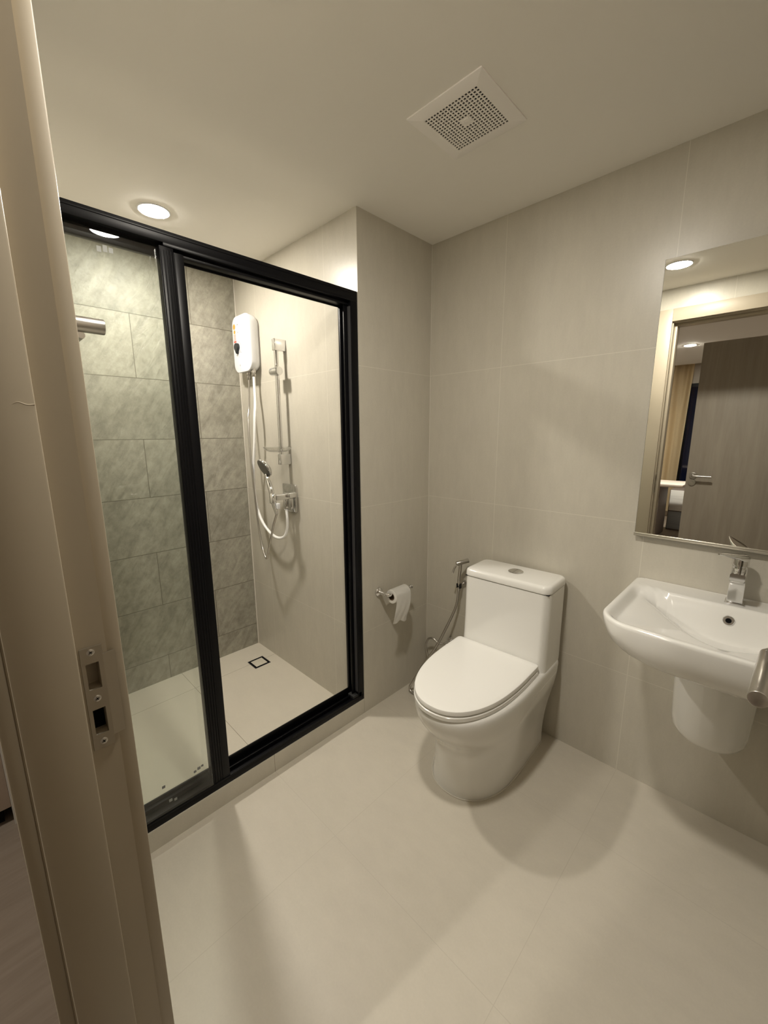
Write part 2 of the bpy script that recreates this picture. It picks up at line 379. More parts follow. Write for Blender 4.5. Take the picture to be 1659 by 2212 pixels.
obj('casing', ext_z(.695, XH + .01, -1.6915, -1.6745, JT + .01, 2.09, .0018), M['paint'], dr)
# paint run on the jamb
obj('paint_drip', tube(NB(), [(XJ + .0148, -1.6115, 1.379), (XJ + .0152, -1.618, 1.3785), (XJ + .015, -1.625, 1.381), (XJ + .0145, -1.631, 1.378)], lambda t: .0009 * (1 - .5 * t), n=8), M['paint'], dr)
# strike plate
bm = NB()
cu = [-1.6066, -1.6021, -1.5878, -1.5826, -1.5690]
cv = [.9295, .9418, .951, .9878, 1.017, 1.054, 1.0625, 1.0765]
def mk(i, j):
    if i == 1 and j in (2, 4): return False
    if i == 3 and j in (0, 6): return False
    return True
hole_plate(bm, (XJ, 0, 0), (0, 1, 0), (0, 0, 1), cu, cv, mk, .0001, .0016)
for v in bm.verts:                                   # the lip bends away over the jamb edge
    if v.co.y > -1.575: v.co.x -= .0015
sp = obj('strike_plate', bm, M['plate'], dr, smooth=False); sp['label'] = 'brushed nickel strike plate with two bolt holes'
for z in (1.0693, 1.0033, .9393):
    bm = lathe(NB(), (XJ + .0014, -1.5950, z), (1, 0, 0), [(0, .0044), (.0006, .0044), (.0014, .0032), (.0014, .0012), (.0005, .0006), (.0005, .0002)], 20)
    sc = obj('screw', bm, M['steel'], sp)
    for a in (0.5, 0.5 + PI / 2):
        b2 = NB(); box(b2, -.0001, .0001, -.0022, .0022, -.0004, .0004)
        bmesh.ops.rotate(b2, verts=b2.verts[:], cent=(0, 0, 0), matrix=Matrix.Rotation(a, 3, 'X'))
        bmesh.ops.translate(b2, verts=b2.verts[:], vec=(XJ + .0029, -1.5950, z))
        s_ = obj('screw_slot', b2, M['dark'], sp, smooth=False)
bm = NB(); box(bm, XJ - .0178, XJ - .016, -1.6021, -1.5878, .951, .9878); obj('bolt_pocket', bm, M['dark'], dr, smooth=False)
# opened leaf hinged on the right jamb, 92 degrees open
hinge = Vector((1.396, -1.572, 0)); a = math.radians(-2.0)
def hr(x, y, z):       # leaf coordinates: x = away from face, y = along leaf from the hinge
    c, s = math.cos(a), math.sin(a); return Vector((hinge.x + x * c - y * s, hinge.y + x * s + y * c, z))
def turn(bm):
    for v in bm.verts: v.co = hr(v.co.x, v.co.y, v.co.z)
    return bm
leaf = obj('door_leaf', turn(box(NB(), 0, .04, 0, .69, .008, JT - .004, .001)), M['leaf'], dr)
b = NB(); cyl(b, (0, .63, 1.046), (-.008, .63, 1.046), .026, bev=.002); cyl(b, (-.006, .63, 1.046), (-.076, .63, 1.046), .009)
tube(b, [(-.068, .63, 1.046), (-.080, .628, 1.046), (-.084, .616, 1.046)], .010, n=20)
cyl(b, (-.084, .624, 1.046), (-.084, .489, 1.046), .0098, n=40, bev=.0008)
dh = obj('door_handle', turn(b), M['steel'], leaf, angle=50)
b = NB(); cyl(b, (0, .63, .985), (-.008, .63, .985), .026, bev=.002); cyl(b, (-.006, .63, .985), (-.014, .63, .985), .011); obj('lock_rose', turn(b), M['steel'], leaf)
for z in (.25, 1.0, 1.78):
    obj('hinge', cyl(NB(), (1.395, -1.552, z - .045), (1.395, -1.552, z + .045), .006), M['steel'], dr)

# ================================================================== SHOWER SCREEN
ss = thing('shower_screen', 'black-framed shower screen standing on the tiled curb', 'shower screen', (-.025, -1.03, .077))
ZB, ZT = .077, 1.905
x0, x1 = -.060, -.002
bm = box(NB(), x0, x1, YD, -A - .001, 1.8725, ZT, .0015); box(bm, x0, x1, -1.205, -A - .001, 1.864, 1.874, .001); box(bm, x0 + .004, x1 - .016, -1.16, -A - .03, 1.851, 1.8645, .001); box(bm, x0, x0 + .004, YD, -A - .03, 1.846, 1.866, .001)
box(bm, -.006, -.0005, YD, -A - .02, 1.893, 1.899, .001)
obj('top_rail', bm, M['black'], ss)
bm = box(NB(), x0, x1, YD, -A - .001, ZB, .100, .0015); box(bm, x0, x0 + .006, YD, -A - .001, .099, .137, .001); box(bm, -.031, -.026, YD, -A - .03, .099, .116, .001)
box(bm, x1 - .005, x1, YD, -A - .001, .099, .106, .001)
obj('bottom_rail', bm, M['black'], ss)
bm = box(NB(), x0, x1, -.514, -A - .001, .100, 1.864, .0015); box(bm, x0, x0 + .012, -.534, -.513, .11, 1.86, .001); box(bm, -.030, -.024, -.534, -.513, .11, 1.86, .001)
obj('wall_post', bm, M['black'], ss)
bm = NB(); box(bm, -.022, -.006, -.5165, -.5135, .13, 1.845); obj('brush_strip', bm, simple('dark_grey_brush', (.05, .05, .055), .6), ss)
bm = NB(); box(bm, -.045, -.004, -.545, -.515, .101, .118, .002); box(bm, -.022, -.002, -.512, -.492, .1, .124, .002); obj('guide_block', bm, M['rubber'], ss)
# fixed panel (room side)
bm = box(NB(), -.030, -.004, -1.216, -1.178, .106, 1.864, .0012)
for yy in (-1.2125, -1.2035, -1.1945, -1.1855): cyl(bm, (-.0042, yy, .107), (-.0042, yy, 1.854), .0019, n=10)
obj('fixed_stile', bm, M['black'], ss)
obj('fixed_glazing_bar', box(NB(), -.030, -.005, YD, -1.204, .100, .116, .001), M['black'], ss)
def lean(x, y, z): return (x - .0045 - .016 * (z - .98) + .014 * (y + 1.39), y, z)     # pane sits a little out of true in its frame
bm = box(NB(), -.0145, -.0095, YD, -1.215, .112, 1.8755)
for v in bm.verts: v.co = Vector(lean(*v.co))
g = obj('fixed_glass', bm, M['glass'], ss, smooth=False)
for i, (yy, zz, sx, sz) in enumerate(((-1.356, 1.820, .010, .014), (-1.342, 1.824, .010, .016), (-1.329, 1.823, .010, .013), (-1.355, .150, .010, .010), (-1.340, .144, .009, .009))):
    bm = box(NB(), -.0094, -.0088, yy - sx / 2, yy + sx / 2, zz - sz / 2, zz + sz / 2)
    for v in bm.verts: v.co = Vector(lean(*v.co))
    st = obj('sticker', bm, M['sticker'], g, smooth=False)
# sliding door slid behind the fixed panel
sd = obj('sliding_door_stile', box(NB(), -.060, -.040, -1.206, -1.151, .108, 1.863, .0015), M['black'], ss)
bm = NB(); cyl(bm, (-.040, -1.1565, .11), (-.040, -1.1565, 1.85), .0022, n=10); cyl(bm, (-.040, -1.1815, .11), (-.040, -1.1815, 1.85), .0022, n=10); cyl(bm, (-.0045, -1.1775, .11), (-.0045, -1.1775, 1.85), .002, n=10)
obj('stile_rib', bm, M['black'], sd)
bm = box(NB(), -.059, -.041, -1.565, -1.186, 1.846, 1.8735, .001); box(bm, -.059, -.041, -1.565, -1.186, .108, .124, .001); box(bm, -.056, -.034, -1.573, -1.55, .108, 1.862, .001)
obj('sliding_door_frame', bm, M['black'], ss)
g = obj('sliding_glass', box(NB(), -.052, -.047, -1.552, -1.185, .120, 1.845), M['glassg'], ss, smooth=False)
for yy, zz, s_ in ((-1.243, .168, .011), (-1.257, .163, .009), (-1.231, .171, .008), (-1.36, .172, .010)):
    obj('sticker', box(NB(), -.0468, -.0463, yy - s_ / 2, yy + s_ / 2, zz - s_ / 2, zz + s_ / 2), M['ink'], g, smooth=False)
obj('cover_strip', box(NB(), -.0405, -.0035, -1.178, -1.151, .106, 1.855, .001), M['black'], ss)

# ================================================================== DOWNLIGHTS + VENT
def downlight(x, y, z, r, em, label, group=None):
    t = thing('ceiling_light', label, 'light', (x, y, z), group)
    bm = NB()
    lathe(bm, (x, y, z), (0, 0, -1), [(-.002, r + .006), (.002, r + .006), (.0035, r + .004), (.0035, r + .001), (.001, r)], 48)
    obj('trim_ring', bm, M['plastic'], t)
    bm = NB(); lathe(bm, (x, y, z), (0, 0, -1), [(.0008, r), (.0036, r - .0005), (.0048, r - .004), (.0052, .001)], 48)
    obj('diffuser', bm, em, t)
downlight(-.587, -1.020, H, .053, M['sh_e'], 'round glowing downlight in the ceiling above the shower screen')
downlight(.778, -1.155, H, .056, M['ba_e'], 'round glowing downlight in the bathroom ceiling seen in the mirror top left corner')
downlight(.37, -4.28, 2.3, .055, M['be_e'], 'small round bedroom downlight mirrored above the curtain')
vx, vy = .552, -.5535
vt = thing('ceiling_vent', 'square off-white exhaust fan grille in the bathroom ceiling', 'vent', (vx, vy, H))
o_ = .1205; i_ = .0855; cell = .00995; hs = .0064
cuts = [-i_]
N = 17
for k in range(N):
    c = -i_ + (k + .5) * (2 * i_ / N); cuts += [c - hs / 2 * 1.0, c + hs / 2 * 1.0]
cuts.append(i_)
def gm(i, j):
    if i % 2 == 0 or j % 2 == 0: return True
    a_, b_ = i // 2, j // 2
    return abs(a_ - 8) <= 1 and abs(b_ - 8) <= 1
bm = NB(); hole_plate(bm, (vx, vy, H), (1, 0, 0), (0, -1, 0), cuts, cuts, gm, .0040, .0062); obj('grille', bm, M['vent'], vt, smooth=False)
bm = NB(); rr = [rrect(o_, o_, .002, 2), rrect(o_, o_, .002, 2), rrect(o_ - .003, o_ - .003, .002, 2), rrect(i_, i_, .001, 2), rrect(i_, i_, .001, 2)]
rings(bm, [[Vector((vx + u, vy - v, H - d)) for u, v in r] for r, d in zip(rr, (0, .003, .0045, .0062, .001))], False, False)
obj('frame', bm, M['vent'], vt, angle=25)
obj('badge', box(NB(), vx - .0125, vx + .0125, vy - .0125, vy + .0125, H - .0078, H - .0058, .001), M['vent'], vt)
bm = NB(); rings(bm, [[Vector((vx + u, vy + v, z)) for u, v in ((-q_, -q_), (q_, -q_), (q_, q_), (-q_, q_))] for q_, z in ((i_ - .0002, H - .003), (i_ - .0002, H + .09))], False, True); obj('fan_housing', bm, M['dark'], vt, smooth=False)

# ================================================================== FLOOR DRAIN
cx, cy = -.818, -.597
fd = thing('floor_drain', 'small square tile-insert drain in the shower floor', 'drain', (cx, cy, ZS))
bm = NB(); rr = [rrect(.050, .050, .001, 1), rrect(.050, .050, .001, 1), rrect(.047, .047, .001, 1), rrect(.047, .047, .001, 1)]
rings(bm, [[Vector((cx + u, cy + v, ZS + d)) for u, v in r] for r, d in zip(rr, (0, .0015, .0015, .0003))], False, False); obj('drain_frame', bm, simple('dark_steel_frame', (.05, .045, .06), .4, metal=.6), fd, smooth=False)
obj('drain_gap', box(NB(), cx - .047, cx + .047, cy - .047, cy + .047, ZS, ZS + .0006), M['dark'], fd, smooth=False)
obj('tile_insert', box(NB(), cx - .036, cx + .036, cy - .036, cy + .036, ZS + .0005, ZS + .0018, .0003), simple('beige_insert', (.58, .54, .46), .4, noise=.03), fd)

# ================================================================== TOILET
TP = Vector((.553, -.020, 0)); TA = math.radians(2.4)
def tl(u, l, z):     # u right, l out from the wall
    c, s = math.cos(TA), math.sin(TA); sh = -.016 * max(0, 1 - z / .30)      # the foot is set slightly left of the bowl
    return Vector((TP.x + sh + u * c + l * s, TP.y + u * s - l * c, z))
def egg(w, lb, l0, lf, z, p=2.7, q=2.2, rb=.03, n=26, nb=6):
    """D outline: rounded back corners, straight sides, super-elliptic front"""
    pts = []
    for i in range(nb + 1):                       # back right corner
        a_ = -PI / 2 + PI / 2 * i / nb; pts.append((w - rb + rb * math.cos(a_), lb + rb + rb * math.sin(a_)))
    pts.append((w, (lb + rb + l0) / 2))
    hal = []
    for i in range(n + 1):
        th = PI / 2 * i / n; s, c = math.sin(th), math.cos(th)
        uu = c ** (2 / q) if c > 1e-6 else 0; ll = s ** (2 / p)
        hal.append((w * uu, l0 + (lf - l0) * ll))
    pts += hal + [(-u, l) for u, l in reversed(hal[:-1])]
    pts.append((-w, (lb + rb + l0) / 2))
    for i in range(nb + 1):
        a_ = PI + PI / 2 * i / nb; pts.append((-w + rb + rb * math.cos(a_), lb + rb + rb * math.sin(a_)))
    return [tl(u, l, z) for u, l in pts]
to = thing('toilet', 'white one-piece toilet with closed lid standing against the tiled wall', 'toilet', (.565, -.34, 0))
lv = [(0, .161, .02, .25, .545), (.012, .160, .02, .25, .543), (.06, .157, .02, .25, .540), (.13, .158, .02, .25, .545), (.19, .163, .02, .25, .560), (.24, .170, .02, .26, .590), (.28, .177, .02, .27, .625),
      (.315, .1835, .02, .27, .655), (.345, .188, .02, .27, .674), (.370, .190, .02, .27, .683), (.387, .190, .02, .27, .685), (.396, .187, .022, .27, .681), (.400, .181, .025, .27, .674)]
lv = [(z * (1.0 if z < .2 else 1 + (z - .2) / .2 * .0375),) + tuple(rest) for z, *rest in lv]
lv = [lv[0]] + [tuple(v) for v in (catmull([Vector(a_[:3]) for a_ in lv], 4) and [tuple(x) + tuple(y) for x, y in zip([tuple(v) for v in catmull([Vector(a_[:3]) for a_ in lv], 4)], [tuple(v)[:2] for v in catmull([Vector((a_[3], a_[4], 0)) for a_ in lv], 4)])])][1:]
bm = NB(); rings(bm, [egg(w_, lb, l0, lf, z) for z, w_, lb, l0, lf in lv])
bod = obj('bowl', bm, M['ceramic'], to, angle=60)
# skirt crease: a raised soft ridge sweeping from under the rim to the back
bm = NB()
crease = []
for i in range(15):
    t_ = i / 14; z = .290 + .122 * t_ ** 1.5; l = .47 - .30 * t_
    # half width of body at that z, l
    for k in range(len(lv) - 1):
        if lv[k][0] <= z <= lv[k + 1][0]:
            f_ = (z - lv[k][0]) / (lv[k + 1][0] - lv[k][0]); w_ = lv[k][1] * (1 - f_) + lv[k + 1][1] * f_; lf = lv[k][4] * (1 - f_) + lv[k + 1][4] * f_; break
    else: w_ = .19; lf = .685
    uu = max(0, (l - .27) / (lf - .27)); ww = w_ * (1 - uu ** 2.7) ** (1 / 2.2)
    crease.append(tl(ww - .0025, l, min(z, .408)))
tube(bm, crease, lambda t: .0035 * math.sin(PI * min(max(t, .02), .98)) + .0005, n=12, k=4)
obj('skirt_ridge', bm, M['ceramic'], bod)
# tank (flows into the bowl)
def trect(w_, lb, lf, r, z, n=8): return [tl(u, (lb + lf) / 2 + v, z) for u, v in rrect(w_, (lf - lb) / 2, r, n)]
bm = NB()
tk = [(.36, .189, .015, .28, .045), (.394, .188, .01, .250, .042), (.401, .187, .008, .228, .040), (.409, .186, .006, .214, .036), (.420, .1855, .004, .205, .032), (.438, .185, .004, .200, .030), (.49, .1845, .002, .197, .030), (.56, .1845, .002, .194, .030), (.68, .185, .002, .192, .030), (.7345, .185, .002, .191, .030)]
rings(bm, [trect(w_, lb, lf, r, z) for z, w_, lb, lf, r in tk])
obj('tank', bm, M['ceramic'], to, angle=60)
bm = NB()
tk = [(.7365, .184, .002, .191, .030), (.738, .1865, 0, .1935, .031), (.742, .187, 0, .194, .032), (.757, .1865, .001, .193, .032), (.7635, .184, .003, .190, .031), (.7672, .179, .008, .185, .028), (.7685, .172, .014, .178, .024)]
rings(bm, [trect(w_, lb, lf, r, z) for z, w_, lb, lf, r in tk]); obj('tank_lid', bm, M['ceramic'], to, angle=60)
bm = box(NB(), -.181, .181, .006, .187, .7335, .7375)
for v in bm.verts: v.co = tl(v.co.x, v.co.y, v.co.z)
obj('lid_gap_shade', bm, M['rubber'], to, smooth=False)  # black strip stands for the shade between tank and lid, not a rubber seal
# flush buttons
c0 = tl(.005, .095, .769); bm = NB(); lathe(bm, c0, (0, 0, 1), [(0, .031), (.0015, .031), (.003, .029), (.002, .028)], 40); fb = obj('flush_button_ring', bm, M['chrome'], to)
for sgn, wid in ((1, .0), (-1, .0)):
    bm = NB(); pts = []
    for i in range(21):
        a_ = -PI / 2 + PI * i / 20; pts.append((sgn * (.0009 + .0262 * math.cos(a_)), .0268 * math.sin(a_)))
    if sgn < 0: pts.reverse()
    rings(bm, [[c0 + Vector((u * k_, v * k_, d)) for u, v in pts] for d, k_ in ((.001, 1), (.0038, 1), (.0046, .95))]); obj('flush_button', bm, M['chrome'], to)
# seat and lid
def lidring(s, z): return egg(.183 * s, .213 + (1 - s) * .1, .26, .26 + .435 * s + .0, z, rb=.022)
def eg2(w_, lb, lf, z): return [p + Vector((-.010 + .02 * max(0, -p.y - .45), 0, 0)) for p in egg(w_ - .002, lb - .006, .28, lf - .001, z, rb=.016)]
bm = NB(); rings(bm, [eg2(w_, lb, lf, z) for z, w_, lb, lf in ((.415, .178, .222, .680), (.417, .183, .217, .688), (.419, .1845, .216, .690), (.431, .1845, .215, .690), (.433, .1825, .217, .687))]); obj('seat', bm, M['seat'], to, angle=35)
bm = NB(); ce = tl(0, .45, 0); rr_ = [eg2(w_, lb, lf, z) for z, w_, lb, lf in ((.433, .176, .222, .676), (.4365, .177, .220, .678), (.438, .182, .213, .686), (.4395, .1832, .212, .688), (.450, .1832, .212, .688), (.4535, .182, .2135, .6865), (.4552, .1785, .217, .6825))]
for k_, z in ((.92, .4560), (.6, .4566), (.2, .457)): rr_.append([Vector((ce.x + (p.x - ce.x) * k_, ce.y + (p.y - ce.y) * k_, z)) for p in rr_[6]])
rings(bm, rr_); obj('seat_cover', bm, M['seat'], to, angle=35)
for s in (-1, 1):
    p0 = tl(s * .075 - .008, .204, .424); p1 = tl(s * .125 - .008, .204, .424); obj('seat_hinge', cyl(NB(), p0, p1, .011, bev=.002), M['seat'], to)
# sealant bead at the floor
bm = NB(); e = egg(.163, .02, .25, .548, .001); e.append(e[0]); tube(bm, e[6:-8], .0028, n=8, smooth=False); obj('sealant', bm, M['silicone'], to)

# ================================================================== WASHBASIN
BX = 1.257; BZ = .822
def bas(w_, yb, yf, rf, z, rb=.018, n=12):
    pts = []
    for cx_, cy_, r, a0 in ((w_ - rf, yf + rf, rf, -PI / 2), (w_ - rb, yb - rb, rb, 0), (-w_ + rb, yb - rb, rb, PI / 2), (-w_ + rf, yf + rf, rf, PI)):
        for i in range(n + 1):
            a_ = a0 + PI / 2 * i / n; pts.append((cx_ + r * math.cos(a_), cy_ + r * math.sin(a_)))
    # bow the front edge slightly
    out = []
    for u, y in pts:
        yy = y - (.012 * (1 - (u / w_) ** 2) if y < yf + rf else 0)
        out.append((u, yy, z))
    # resample extra points on long edges
    res = []
    for i in range(len(out)):
        p_, q_ = Vector(out[i]), Vector(out[(i + 1) % len(out)]); k_ = max(1, int((q_ - p_).length / .02))
        res.append([p_.lerp(q_, j / k_) for j in range(k_)])
    return res
wb = thing('washbasin', 'white wall-hung washbasin on a half pedestal below the mirror', 'washbasin', (BX, -.24, .34))
# use a fixed-topology outline: parameterise by angle samples
def outline(w_, yb, yf, rf, z, rb=.018, n=12, m1=14, m2=18):
    P = []
    def lerp(a_, b_, k_):
        for i in range(1, k_): P.append((a_[0] + (b_[0] - a_[0]) * i / k_, a_[1] + (b_[1] - a_[1]) * i / k_))
    def arc(cx_, cy_, r, a0):
        for i in range(n + 1):
            a_ = a0 + PI / 2 * i / n; P.append((cx_ + r * math.cos(a_), cy_ + r * math.sin(a_)))
    arc(w_ - rf, yf + rf, rf, -PI / 2); lerp(P[-1], (w_, yb - rb), m1); arc(w_ - rb, yb - rb, rb, 0); lerp(P[-1], (-w_ + rb, yb), m2)
    arc(-w_ + rb, yb - rb, rb, PI / 2); lerp(P[-1], (-w_, yf + rf), m1); arc(-w_ + rf, yf + rf, rf, PI); lerp(P[-1], (w_ - rf, yf), m2)
    out = []
    for u, y in P:
        bow = .014 * (1 - (u / max(w_, 1e-3)) ** 2) * max(0, min(1, (yf + rf - y) / rf)); out.append(Vector((BX + u, y - bow, z)))
    return out
shell = [(.640, .02, -.10, -.20, .02), (.641, .105, -.005, -.30, .09), (.645, .150, -.002, -.345, .11), (.655, .190, -.002, -.385, .115), (.672, .222, -.002, -.415, .115), (.695, .246, -.002, -.437, .11), (.725, .263, -.002, -.451, .105),
         (.760, .273, -.002, -.459, .10), (.790, .2775, -.002, -.462, .095), (.808, .2785, -.002, -.463, .092), (.817, .2775, -.002, -.4625, .09), (.8215, .2745, -.002, -.4595, .088), (BZ + .0005, .270, -.002, -.455, .085)]
shell = [(BZ - (BZ - z) * .79, w_, yb, yf, rf) for z, w_, yb, yf, rf in shell]
R_ = [outline(w_, yb, yf, rf, z, rb=min(.018, w_ * .5)) for z, w_, yb, yf, rf in shell]
def sstep(t): t = max(0, min(1, t)); return t * t * (3 - 2 * t)
def depth(x, y):
    u = abs(x - BX)
    # distance to the inner rim on each side
    ds = (.266 - u); db = (-.112 - y); df = (y + .449 + .012 * (1 - (u / .27) ** 2))
    rnd = min(ds, df)
    if ds < .07 and df < .07: rnd = .07 - math.hypot(.07 - ds, .07 - df)
    wall = sstep(rnd / .028); back = sstep((-.101 - y) / .045)
    yc = -.357 + math.hypot(u * 1.08, .03) - .03                                    # crest between the wings and the bowl
    wing = .020 + .030 * sstep(rnd / .20) * max(0, 1 - u / .5)
    bowl = .058 * sstep((y - yc + .012) / .105)
    return (wing + bowl) * wall * (back if y > -.16 else 1)
inner = []
w_in, yf_in = .268, -.453
NR = 60
for k in range(1, NR + 1):
    t_ = k / NR; e_ = 1 - (1 - t_) ** 1.0
    base = outline(.268, -.004, -.4525, .084, 0, rb=.016)
    cen = Vector((BX, -.235, 0)); s_ = 1 - e_ * .985
    r = []
    for p in base:
        q_ = cen + (p - cen) * s_; r.append(Vector((q_.x, q_.y, BZ - depth(q_.x, q_.y))))
    inner.append(r)
bm = NB(); rings(bm, R_ + inner); obj('basin', bm, M['ceramic'], wb, angle=70)
# overflow ring on the inner back wall
nrm = Vector((0, -.8, .6)).normalized(); oc = Vector((BX - .003, -.139, BZ - .026)); 
def zat(x, y): return BZ - depth(x, y)
yo = -.120; oc = Vector((BX - .003, yo, zat(BX, yo))); e_ = .002
gr = (zat(BX, yo + e_) - zat(BX, yo - e_)) / (2 * e_); nrm = Vector((0, -gr, 1)).normalized()
bm = NB(); lathe(bm, oc, nrm, [(-.004, .0145), (.0015, .0145), (.003, .013), (.003, .0075), (.0012, .0060)], 36); obj('overflow_ring', bm, M['chrome'], wb)
bm = NB(); lathe(bm, oc, nrm, [(.0008, .0063), (.0018, .0060), (.0019, .001)], 24); obj('overflow_hole', bm, M['dark'], wb)
zc = zat(BX, -.24); bm = NB(); lathe(bm, (BX, -.24, zc - .002), (0, 0, 1), [(0, .030), (.003, .030), (.005, .027), (.006, .024), (.0075, .02), (.008, .001)], 32); obj('pop_up_drain', bm, M['chrome'], wb)
# half pedestal
bm = NB()
def ped(w_, yf, rf, z): return [p + Vector((-.010, 0, 0)) for p in outline(w_ * .9, -.003, yf, rf * .95, z, rb=.006)]
pp = [(.362, .03, -.10, .025), (.364, .062, -.142, .05), (.371, .084, -.170, .07), (.383, .098, -.187, .078), (.402, .106, -.198, .085), (.43, .109, -.205, .088), (.50, .112, -.212, .09), (.60, .116, -.220, .09), (.685, .118, -.226, .09)]
rings(bm, [ped(w_, yf, rf, z) for z, w_, yf, rf in pp]); obj('half_pedestal', bm, M['ceramic'], wb, angle=60)

# ================================================================== BASIN TAP
tx, ty = 1.258, -.062
tp = thing('basin_tap', 'chrome single-lever tap on the back edge of the washbasin', 'tap', (tx, ty, BZ))
obj('base_plate', box(NB(), tx - .0235, tx + .0235, ty - .0245, ty + .0235, BZ, BZ + .005, .0012), M['chrome'], tp)
obj('tap_body', box(NB(), tx - .019, tx + .019, ty - .021, ty + .020, BZ + .005, .928, .003, 3), M['chrome'], tp)
bm = NB(); rs = []
for t_ in range(9):
    f_ = t_ / 8; y_ = ty - .004 - .062 * f_; zt = .934 - .003 * f_ * f_; hgt = .034 - .010 * f_
    rs.append([Vector((tx + u, y_, zt - hgt / 2 + v)) for u, v in rrect(.019 - .0015 * f_, hgt / 2, min(.006, hgt / 2.2), 5)])
rings(bm, rs); obj('spout', bm, M['chrome'], tp)
obj('aerator', cyl(NB(), (tx, ty - .052, .910), (tx, ty - .052, .903), .0105, bev=.001), M['chrome'], tp)
bm = NB(); lathe(bm, (tx - .001, ty, .925), (0, 0, 1), [(0, .0185), (.016, .0185), (.017, .0175), (.019, .0175), (.020, .0212), (.043, .0212), (.048, .0198), (.051, .015), (.052, .001)], 36); obj('cartridge_cap', bm, M['chrome'], tp)
bm = NB(); rs = []
for i in range(13):
    f_ = i / 12; p = Vector((tx - .001 - .046 * f_, ty - .004 - .098 * f_, .968 + .023 * f_)); w_ = .0200 * (1 - f_ ** 1.8) + .002; h_ = .0095 * (1 - f_ * .80)
    dr_ = Vector((-.052, -.100, 0)).normalized(); sd_ = Vector((-dr_.y, dr_.x, 0))
    rs.append([p + sd_ * u + Vector((0, 0, v)) for u, v in rrect(w_, h_, min(h_ * .95, w_ * .95), 5)])
rings(bm, rs); obj('tap_lever', bm, M['chrome'], tp)

# ================================================================== MIRROR
mr_ = thing('wall_mirror', 'large rectangular mirror with slim metal bottom lip above the washbasin', 'mirror', (1.258, -.01, .98))
obj('mirror_glass', box(NB(), .960, 1.556, -.020, -.016, .990, 1.8835), M['mirror'], mr_, smooth=False)
obj('backing_box', box(NB(), .9585, 1.5575, -.0165, -.0, .984, 1.8845), simple('dark_mirror_edge', (.10, .09, .08), .5), mr_, smooth=False)
bm = box(NB(), .957, 1.559, -.0235, 0, .979, .9838, .0008); box(bm, .957, 1.559, -.0235, -.0205, .983, .9905, .0008); obj('bottom_lip', bm, M['alu'], mr_)

# ================================================================== TOILET ROLL HOLDER + ROLL
rh = thing('toilet_roll_holder', 'chrome toilet roll holder on the tiled wall beside the shower', 'toilet roll holder', (0, -.375, .58))
ZH = .598
bm = NB(); lathe(bm, (0, -.376, ZH), (1, 0, 0), [(0, .022), (.004, .022), (.008, .020), (.013, .013), (.02, .010), (.045, .009)], 32); obj('flange', bm, M['chrome'], rh)
bm = NB(); tube(bm, [(.040, -.376, ZH), (.058, -.375, ZH), (.067, -.366, ZH), (.068, -.350, ZH)], .0085, n=20); cyl(bm, (.068, -.352, ZH), (.068, -.218, ZH), .0065, n=24); obj('rod', bm, M['chrome'], rh)
bm = NB(); lathe(bm, (.068, -.220, ZH), (0, 1, 0), [(0, .0065), (.001, .0105), (.008, .0105), (.010, .008)], 28); obj('end_knob', bm, M['chrome'], rh)
rc = Vector((.068, -.358, ZH - .0115)); RO, RI, LW = .033, .0185, .102
rl = thing('toilet_roll', 'nearly used white toilet roll with a hanging torn sheet on the holder', 'toilet roll', rc + Vector((0, LW / 2, -RO)))
n = 44
bm = NB(); rings(bm, [[rc + Vector((rr_ * math.cos(2 * PI * i / n), y_, rr_ * math.sin(2 * PI * i / n))) for i in range(n)] for y_, rr_ in ((.001, RI), (0, RI + .001), (0, RO - .001), (.001, RO), (LW - .001, RO), (LW, RO - .001), (LW, RI + .001), (LW - .001, RI), (.001, RI))], False, False); obj('paper_roll', bm, M['paper'], rl)
bm = NB(); rings(bm, [[rc + Vector((rr_ * math.cos(2 * PI * i / n), y_, rr_ * math.sin(2 * PI * i / n))) for i in range(n)] for y_, rr_ in ((0, RI - .0002), (LW, RI - .0002), (LW, RI - .0018), (0, RI - .0018), (0, RI - .0002))], False, False); obj('core', bm, M['card'], rl)
bm = NB(); rs = []
for i in range(26):                                    # the tail: over the top, then hanging on the room side
    f_ = i / 25
    if f_ < .28: a_ = PI * .62 * (1 - f_ / .28); px, pz = (RO + .0012) * math.cos(a_), (RO + .0012) * math.sin(a_)
    else:
        d_ = (f_ - .28) / .72 * .122; px, pz = RO + .0012 + .006 * math.sin(d_ * 26), -d_
    row = []
    for j in range(15):
        g_ = j / 14; wob = .0022 * math.sin(g_ * 15 + f_ * 9) * max(0, f_ - .3) * 1.4
        tear = 0 if i < 25 else .006 * math.sin(g_ * 9) + .014 * (g_ - .5) 
        row.append(rc + Vector((px + wob, .001 + g_ * (LW - .002) - (.042 * max(0, f_ - .3)) + .004 * math.sin(f_ * 6) * max(0, f_ - .3), pz - tear)))
    rs.append(row)
V = rings(bm, rs, False, False, close=False)
ex = bmesh.ops.solidify(bm, geom=bm.faces[:], thickness=.0012); obj('hanging_sheet', bm, M['paper'], rl, angle=60)

